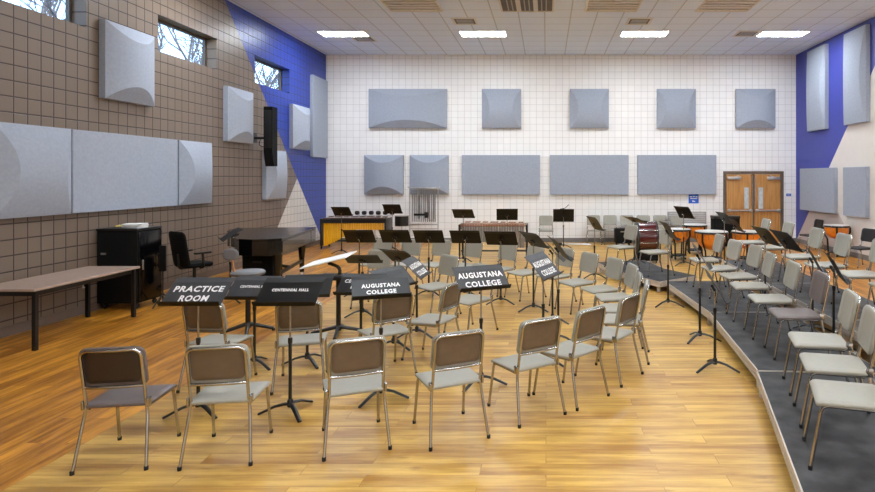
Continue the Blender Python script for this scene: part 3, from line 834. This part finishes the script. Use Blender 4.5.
t = thing('tubular_chimes', 'tall silver tubular chimes on a rolling chrome frame', 'chimes', (-3.55, 16.95, 0))
for sx in (-1, 1):
    MB().tube(fillet([(sx * .41, 0, .09), (sx * .41, 0, 1.70), (sx * .47, 0, 1.74)], .04), .018, 8).build('post', M['steel'], t)
    MB().tube([(sx * .41, -.3, .09), (sx * .41, .3, .09)], .02, 8).build('foot', M['steel'], t)
    for sy in (-1, 1): MB().lathe([(.03, -.012), (.04, 0), (.03, .012)], 12, (sx * .41, sy * .28, .04), 'x').build('caster', M['rubber'], t)
MB().box(-.4, .4, -.05, .05, 1.66, 1.72, .01).build('top_rail', M['steel'], t)
MB().box(-.41, .41, -.03, .03, .62, .66, .008).box(-.41, .41, -.03, .03, .5, .53, .008).build('cross_rail', M['steel'], t)
MB().tube([(-.41, 0, .13), (.41, 0, .13)], .015, 8).build('pedal_rail', M['black'], t)
MB().box(-.28, .1, -.09, -.05, .9, .96, .01).box(.04, .14, -.11, -.05, .84, 1.0, .01).build('damper', M['black'], t)
for k in range(13):
    c = -.33 + .055 * k; MB().tube([(c, -.025, .72 + .0 * k), (c, -.025, 1.66)], .017, 10).build('chime', M['chime'], t)
for k in range(5):
    c = -.28 + .14 * k; MB().tube([(c, .03, .8), (c, .03, 1.66)], .017, 10).build('chime', M['chime'], t)

t = thing('equipment_case', 'black box case on casters at the back wall under the chairs', 'case', (2.25, 17.05, 0))
MB().box(-.24, .24, -.17, .17, .1, .52, .02).build('body', M['black_matte'], t)
MB().box(-.09, .09, -.185, -.168, .42, .45, .004).build('handle', M['steel'], t)
for sx in (-1, 1):
    for sy in (-1, 1): MB().lathe([(.035, -.015), (.05, 0), (.035, .015)], 12, (sx * .18, sy * .12, .05), 'x').build('caster', M['rubber'], t)

# bass drum
bxx, byy = at(647, 262.5)
t = thing('bass_drum', 'maroon bass drum lying between the two far riser chairs', 'drum', (bxx, byy + .1, 0))
MB().lathe([(.36, -.2), (.36, .2)], 36, (0, 0, .60), 'x').build('shell', M['maroon'], t)
for sx in (-1, 1):
    MB().lathe([(.355, sx * .2), (.385, sx * .2), (.385, sx * .235), (.355, sx * .235)], 36, (0, 0, .60), 'x').build('hoop', M['black'], t)
    MB().lathe([(.35, sx * .215), (.355, sx * .222)], 36, (0, 0, .60), 'x').build('drum_head', M['drum_head'], t)
for k in range(8):
    a = k * PI / 4 + .3; MB().tube([(-.22, .38 * math.cos(a), .6 + .38 * math.sin(a)), (.22, .38 * math.cos(a), .6 + .38 * math.sin(a))], .008, 6).build('tension_rod', M['chrome'], t)
MB().box(-.24, .24, -.26, .26, .06, .24, .02).build('cradle', M['black_matte'], t)
for sx in (-1, 1):
    MB().tube(fillet([(sx * .27, -.3, .03), (sx * .27, -.32, .35), (sx * .26, -.36, .62)], .1), .018, 8).build('stand_arm', M['black'], t)
    for sy in (-1, 1): MB().lathe([(.02, -.012), (.03, 0), (.02, .012)], 12, (sx * .2, sy * .2, .03), 'x').build('caster', M['rubber'], t)

def timpano(x, y, R, top, label):
    t = thing('timpano', label, 'timpano', (x, y, 0), random.random(), 'timpani')
    MB().lathe([(R * .22, top - R * 1.15), (R * .55, top - R * 1.05), (R * .8, top - R * .8), (R * .94, top - R * .45), (R * .97, top - .06)], 32).build('kettle', M['copper'], t)
    MB().lathe([(R, top - .05), (R * 1.035, top - .05), (R * 1.035, top - .02), (R, top - .012)], 36).build('hoop', M['black'], t)
    MB().lathe([(R * .99, top - .03), (R * .985, top - .002), (R * .9, top)], 36).build('drum_head', M['drum_head'], t)
    for k in range(4):
        a = k * PI / 2 + .6; ca, sa = math.cos(a), math.sin(a)
        MB().tube([(R * 1.02 * ca, R * 1.02 * sa, top - .05), (R * 1.03 * ca, R * 1.03 * sa, top - R * .6), (R * .7 * ca, R * .7 * sa, top - R * 1.2 if top - R * 1.2 > .1 else .16), (R * .62 * ca, R * .62 * sa, .09)], .022, 8).build('strut', M['black'], t)
        MB().lathe([(.03, -.014), (.045, 0), (.03, .014)], 12, (R * .62 * ca, R * .62 * sa, .045), 'x').build('caster', M['rubber'], t)
    for k in range(8):
        a = k * PI / 4 + .2; MB().tube([(R * 1.03 * math.cos(a), R * 1.03 * math.sin(a), top - .02), (R * 1.0 * math.cos(a), R * 1.0 * math.sin(a), top - .17)], .008, 6).build('tension_rod', M['chrome'], t)
    MB().lathe([(R * .68, .085), (R * .7, .1), (R * .68, .115), (R * .6, .1)], 24).tube([(-R * .6, 0, .1), (R * .6, 0, .1)], .02, 6).tube([(0, -R * .6, .1), (0, R * .6, .1)], .02, 6).build('base', M['black'], t)
    MB().box(-.07, .07, -R * .95, -R * .55, .07, .1, .01).build('pedal', M['steel'], t)
timpano(3.26, 14.35, .29, .75, 'smallest orange timpano, just right of the maroon bass drum')
timpano(3.93, 13.85, .38, .74, 'wide orange timpano in the middle of the set, below the air grille')
timpano(4.78, 13.85, .36, .74, 'orange timpano in front of the left wooden door')
timpano(3.92, 15.4, .32, .77, 'timpano standing behind the others, nearest the back wall')
timpano(7.40, 14.85, .30, .80, 'lone orange timpano in the corner by the right wall')

t = thing('cymbal_stand', 'thin cymbal tilted on a stand left of the tall timpani stand', 'cymbal', (3.06, 14.85, 0))
MB().tube([(0, 0, .2), (0, 0, .9)], .011, 8).build('pole', M['steel'], t)
for k in range(3): MB().tube([(0, 0, .3), (.2 * math.cos(k * 2.09), .2 * math.sin(k * 2.09), .015)], .01, 6).build('leg', M['steel'], t)
MB().lathe([(.17, -.006), (.168, 0), (.06, .012), (.03, .035), (.005, .04)], 24).xf(Matrix.Translation((0, 0, .9)) @ Matrix.Rotation(.3, 4, 'Y')).build('cymbal', M['cymbal'], t)
t = thing('trap_case', 'black upright case standing in front of the wooden double doors', 'case', (5.10, 16.6, 0))
MB().box(-.36, .36, -.2, .2, .06, .90, .02).build('body', M['black_matte'], t)
MB().box(-.37, .37, -.21, .21, .84, .92, .015).build('lid', M['black'], t)
MB().box(-.06, .06, -.225, -.2, .72, .77, .005).build('latch', M['steel'], t)
for sx in (-1, 1):
    for sy in (-1, 1): MB().lathe([(.02, -.012), (.03, 0), (.02, .012)], 12, (sx * .3, sy * .14, .03), 'x').build('caster', M['rubber'], t)
t = thing('folded_stand', 'folded chrome stand lying on the floor along the back wall', 'stand', (.42, 17.2, 0))
MB().tube([(.0, 0, .045), (.9, 0, .03)], .028, 8).build('tube', M['steel'], t)
MB().tube([(-.08, 0, .05), (.05, 0, .045)], .045, 8).build('end_cap', M['black'], t)

# ------------------------------------------------------------------ left side furniture
t = thing('folding_table', 'long laminate table with black legs against the brown block wall', 'table', (-6.28, 7.6, 0))
MB().box(-.38, .38, -.88, .88, .695, .725, .008).build('tabletop', M['table_top'], t)
MB().box(-.32, .32, -.8, -.77, .63, .695).box(-.32, .32, .77, .8, .63, .695).box(-.32, -.29, -.77, .77, .63, .695).box(.29, .32, -.77, .77, .63, .695).build('apron', M['black'], t)
for sx in (-1, 1):
    for sy in (-1, 1): MB().box(sx * .33 - .022, sx * .33 + .022, sy * .81 - .022, sy * .81 + .022, 0, .695).build('leg', M['black'], t)

t = thing('equipment_cabinet', 'black equipment cabinet with glass side door, papers on top', 'cabinet', (-6.5, 9.12, 0))
MB().box(-.31, .3, -.28, .28, .1, 1.2, .01).build('body', M['black_matte'], t)
MB().box(-.32, .31, -.29, .29, 1.2, 1.235, .01).build('top', M['black'], t)
d = MB().box(.3, .318, -.26, .26, .13, 1.18, .005).build('door', M['glass_dark'], t)
MB().box(.318, .335, -.2, -.18, .6, .75, .004).build('handle', M['steel'], d)
MB().box(-.25, -.17, -.286, -.28, .84, .87).build('badge', M['steel'], t)
for sx in (-1, 1):
    for sy in (-1, 1): MB().lathe([(.035, -.015), (.05, 0), (.035, .015)], 12, (sx * .24, sy * .2, .05), 'x').build('caster', M['rubber'], t)
o = MB()
for k in range(5):
    a = .1 * (k - 2); o.add([tuple(Matrix.Rotation(a, 3, 'Z') @ Vector((x, y, z))) for z in (k * .013, k * .013 + .011) for x, y in ((-.14, -.1), (.14, -.1), (.14, .1), (-.14, .1))], [(3, 2, 1, 0), (4, 5, 6, 7), (0, 1, 5, 4), (1, 2, 6, 5), (2, 3, 7, 6), (3, 0, 4, 7)])
tag(o.build('paper_stack', M['paper'], loc=(-6.37, 9.04, 1.236)), 'loose pile of white papers on top of the black cabinet', 'papers')
tag(MB().box(-.12, .12, -.09, .09, 0, .02, .003).build('notepad', M['paper_yellow'], loc=(-6.66, 9.25, 1.236), rot=(0, 0, .4)), 'yellow notepad behind the white papers on the black cabinet', 'notepad')
t = thing('tripod_stand', 'thin black tripod stand beside the black equipment cabinet', 'stand', (-5.98, 9.1, 0))
MB().tube([(0, 0, .06), (0, 0, .95)], .011, 8).build('pole', M['pole_black'], t)
MB().box(-.05, .05, -.02, .02, .55, .95, .01).build('cover', M['black_matte'], t)
for k in range(3): MB().tube([(0, 0, .2), (.2 * math.cos(k * 2.09 + .4), .2 * math.sin(k * 2.09 + .4), .012)], .011, 6).build('leg', M['pole_black'], t)

t = thing('office_chair', 'black swivel office chair with armrests near the piano', 'office chair', (-6.15, 10.2, 0), math.radians(60 - 90))
MB().slab(rrect(.48, .46, .09, 4), .46, .53, .02).build('seat', M['black_matte'], t, sharp=60)
MB().slab(rrect(.48, .62, .08, 4, 0, .31), 0, .04, .012, lambda x, w, z: (x, -.2 - .16 * w + .35 * x * x - z, .47 + w)).build('backrest', M['black_matte'], t, sharp=60)
MB().tube(fillet([(0, -.05, .45), (0, -.26, .45), (0, -.27, .7)], .06), .022, 8).build('back_support', M['black'], t)
for sx in (-1, 1):
    MB().tube(fillet([(sx * .18, 0, .45), (sx * .29, 0, .47), (sx * .29, -.02, .70)], .04), .02, 8).box(sx * .29 - .04, sx * .29 + .04, -.16, .12, .70, .73, .015).build('armrest', M['black'], t)
MB().tube([(0, 0, .1), (0, 0, .46)], .028, 10).build('column', M['black'], t)
for k in range(5):
    a = k * 2 * PI / 5; l = MB().tube([(0, 0, .12), (.3 * math.cos(a), .3 * math.sin(a), .08)], .025, 8, .016).build('base_leg', M['black'], t)
    MB().lathe([(.02, -.02), (.03, 0), (.02, .02)], 12, (.3 * math.cos(a), .3 * math.sin(a), .03), 'x').build('caster', M['rubber'], l)

# grand piano, tail towards us, on a truck
t = thing('grand_piano', 'glossy black grand piano with closed lid by the blue wall', 'piano', (-5.2, 11.0, 0))
out = [(-4.50, 9.92), (-4.78, 12.1), (-6.28, 11.92), (-6.26, 11.5), (-6.12, 11.2), (-5.86, 10.95), (-5.62, 10.7), (-5.46, 10.35), (-5.34, 10.0), (-5.16, 9.8), (-4.9, 9.72), (-4.66, 9.77)]
loc = [(x + 5.2, y - 11.0) for x, y in out]
MB().prism(loc, .70, .945).build('case', M['piano'], t, sharp=28)
c0 = (sum(p[0] for p in loc) / len(loc), sum(p[1] for p in loc) / len(loc))
big = [(c0[0] + (x - c0[0]) * 1.012, c0[1] + (y - c0[1]) * 1.012) for x, y in loc]
MB().prism(big, .955, .98).build('lid', M['piano'], t, sharp=28)
MB().bar((.705, -1.05), (.425, 1.05), .012, .2, .725).build('side_sheen', M['piano_sheen'], t)  # lighter sheet along the spine, floor and wall reflection put into its colour
MB().box(-1.05, .38, .9, 1.12, .66, .72).build('key_bed', M['piano'], t)
for x, y in ((.53, -.85), (.25, .82), (-.85, .72)):
    l = MB().lathe([(.045, .1), (.05, .35), (.075, .6), (.085, .70)], 10, (x, y, 0)).build('leg', M['piano'], t)
    MB().lathe([(.03, -.02), (.05, 0), (.03, .02)], 12, (x, y, .05), 'x').build('caster', M['steel'], l)
MB().bar((.53, -.85), (.25, .82), .05, .05, .3).bar((.4, 0), (-.85, .72), .05, .05, .3).build('truck_bar', M['black'], t)
MB().box(-.45, -.15, .5, .56, .12, .2).tube([(-.38, .53, .2), (-.36, .53, .7)], .02, 6).tube([(-.22, .53, .2), (-.24, .53, .7)], .02, 6).build('pedal_lyre', M['piano'], t)
music_stand(-5.1, 9.42, 35, 1.08, 35, 'black music stand between the office chair and the piano lid', 'plain music stands beside the piano')

t = thing('dark_fill_box', 'black box added to fill the dark area under the grand piano', 'box', (-5.1, 10.5, 0))  # added stand-in for the black area below the tail, shadow included
MB().box(-.27, .27, -.2, .2, .03, .62, .02).build('body', M['black_matte'], t)
MB().box(-.08, .08, -.215, -.2, .5, .53, .004).build('handle', M['black'], t)
for sx in (-1, 1): MB().box(sx * .22 - .03, sx * .22 + .03, -.18, .18, 0, .03).build('foot', M['rubber'], t)

t = thing('conductor_stool', 'tall grey padded stool with small backrest near the piano', 'stool', at(248, 328, .06) + (0,), 0)
MB().lathe([(.17, .745), (.20, .755), (.21, .785), (.19, .805), (.1, .815)], 28).build('seat', M['stool_grey'], t)
MB().tube([(0, 0, .1), (0, 0, .745)], .032, 12).build('column', M['black'], t)
for k in range(4):
    a = k * PI / 2 + .4; MB().tube([(0, 0, .12), (.3 * math.cos(a), .3 * math.sin(a), .03)], .028, 8, .02).lathe([(.022, 0), (.022, .03)], 10, (.3 * math.cos(a), .3 * math.sin(a), 0)).build('base_leg', M['black'], t)
MB().tube(fillet([(-.0, .0, .74), (-.13, -.08, .76), (-.16, -.1, 1.0)], .06), .014, 8).build('back_post', M['tan_post'], t)
MB().slab(rrect(.2, .15, .07, 5, 0, 0), 0, .04, .015).xf(Matrix.Translation((-.16, -.1, 1.03)) @ Matrix.Rotation(PI / 2, 4, 'X')).build('backrest', M['stool_grey'], t, sharp=60)

t = thing('conductor_desk', 'large tilted white-topped conductor desk on a black arm', 'conductor stand', at(338.5, 326.5, .1) + (0,), 0)
MB().slab(rrect(.6, .46, .01, 2), -.008, .008, .003).xf(Matrix.Translation((-.14, .05, .95)) @ Matrix.Rotation(-.24, 4, 'Y') @ Matrix.Rotation(.05, 4, 'X')).build('desk', M['paper'], t)
MB().tube([(0, 0, .05), (0, 0, .72)], .03, 12).build('column', M['black'], t)
MB().tube(fillet([(.0, 0, .70), (.03, 0, .86), (-.14, .03, .91)], .08), .022, 8).build('arm', M['black'], t)
MB().box(-.23, .08, -.12, .12, .71, .77, .01).build('shelf', M['black'], t)
for k in range(4):
    a = k * PI / 2 + .2; MB().tube([(0, 0, .1), (.33 * math.cos(a), .33 * math.sin(a), .03)], .026, 8, .02).lathe([(.02, 0), (.02, .03)], 10, (.33 * math.cos(a), .33 * math.sin(a), 0)).build('base_leg', M['black'], t)

t = thing('loudspeaker', 'tall black loudspeaker on a bracket on the brown wall', 'loudspeaker', (-6.43, 13.62, 2.27))
sp = MB()
for k in range(9):
    f = k / 8; zz = 1.38 * f
    q = .0 if f > .3 else -.09 * ((.3 - f) / .3) ** 2
    sp.v += [(-.1, -.14 - q, zz), (.1, -.14 - q, zz), (.1, .12, zz), (-.1, .12, zz)]
for k in range(8):
    b = k * 4; sp.f += [(b + i, b + (i + 1) % 4, b + 4 + (i + 1) % 4, b + 4 + i) for i in range(4)]
sp.f += [(3, 2, 1, 0), (32, 33, 34, 35)]
sp.build('cabinet', M['black_matte'], t, sharp=25)
MB().box(-.085, .085, -.148, -.141, .42, 1.3, .003).build('front_grille', M['black'], t)
MB().tube([(-.1, 0, .66), (-.38, .0, .66)], .03, 8).box(-.395, -.375, -.1, .1, .55, .77).build('mount_bracket', M['black'], t)
MB().tube(fillet([(-.25, .02, .63), (-.3, .04, .5), (-.2, .05, .45), (-.11, .06, .5)], .06), .008, 6).build('cable', M['black'], t)

# ------------------------------------------------------------------ trees outside the high windows
def branch(mb, p, d, l, r, depth):
    q = p + d * l; m = (p + q) / 2 + Vector((random.uniform(-1, 1), random.uniform(-1, 1), random.uniform(-1, 1))) * l * .06
    mb.tube([p, m, q], r, 5, r * .68)
    if depth == 0: return
    for k in range(3 if depth > 1 else 2):
        a = Vector((random.uniform(-1, 1), random.uniform(-1, 1), random.uniform(-.35, .9)))
        nd = (d * .85 + a * .75).normalized(); s = random.uniform(.45, 1)
        branch(mb, p + (q - p) * s, nd, l * random.uniform(.6, .82), r * .6, depth - 1)
for (x, y, l) in ((-12.4, 12.6, 'bare winter tree outside the first high window'), (-12.0, 19.4, 'bare winter tree outside the second high window'), (-12.6, 26.2, 'bare winter tree outside the high window in blue wall')):
    t = thing('bare_tree', l, 'tree', (x, y, -.2), 0, 'trees outside the windows')
    tr = MB(); tr.tube([(0, 0, 0), (.1, .05, 2.5), (0, 0, 4.6)], .2, 8, .14); tr.build('trunk', M['bark'], t)
    for k in range(5):
        b = MB(); a = k * 1.26 + random.random() * .5
        branch(b, Vector((0, 0, 3.6 + .25 * k)), Vector((math.cos(a), math.sin(a), .75)).normalized(), 2.0, .075, 5); b.build('branch', M['bark'], t)
g0 = struct(MB().box(-60, XL - .6, -30, 80, -.4, -.2).build('ground_outside', mat('winter_lawn', (140, 136, 110), .9, var=.2, scale=2)))

# ------------------------------------------------------------------ sky, camera, colour
wd = bpy.data.worlds.new('sky'); sc.world = wd; wd.use_nodes = True; nt = wd.node_tree
bg = nt.nodes['Background']; sky = nt.nodes.new('ShaderNodeTexSky'); sky.sky_type = 'HOSEK_WILKIE'; sky.turbidity = 5.0; sky.ground_albedo = .4
sky.sun_direction = Vector((.5, -.6, .62)).normalized()
nt.links.new(sky.outputs[0], bg.inputs[0]); bg.inputs[1].default_value = 24.0

cam = bpy.data.cameras.new('camera'); co = bpy.data.objects.new('camera', cam); COL.objects.link(co)
co.location = (0, 0, EYE); co.rotation_euler = (PI / 2, 0, 0)
cam.sensor_width = 36.0; cam.lens = 36.0 * FL / 875.0
cam.shift_x = (437.5 - VX) / 875.0; cam.shift_y = -(246.0 - VY) / 875.0
cam.clip_end = 300
sc.camera = co
vs = sc.view_settings; vs.view_transform = 'Standard'; vs.look = 'None'; vs.exposure = 0.0; vs.gamma = 1.0; vs.use_curve_mapping = False
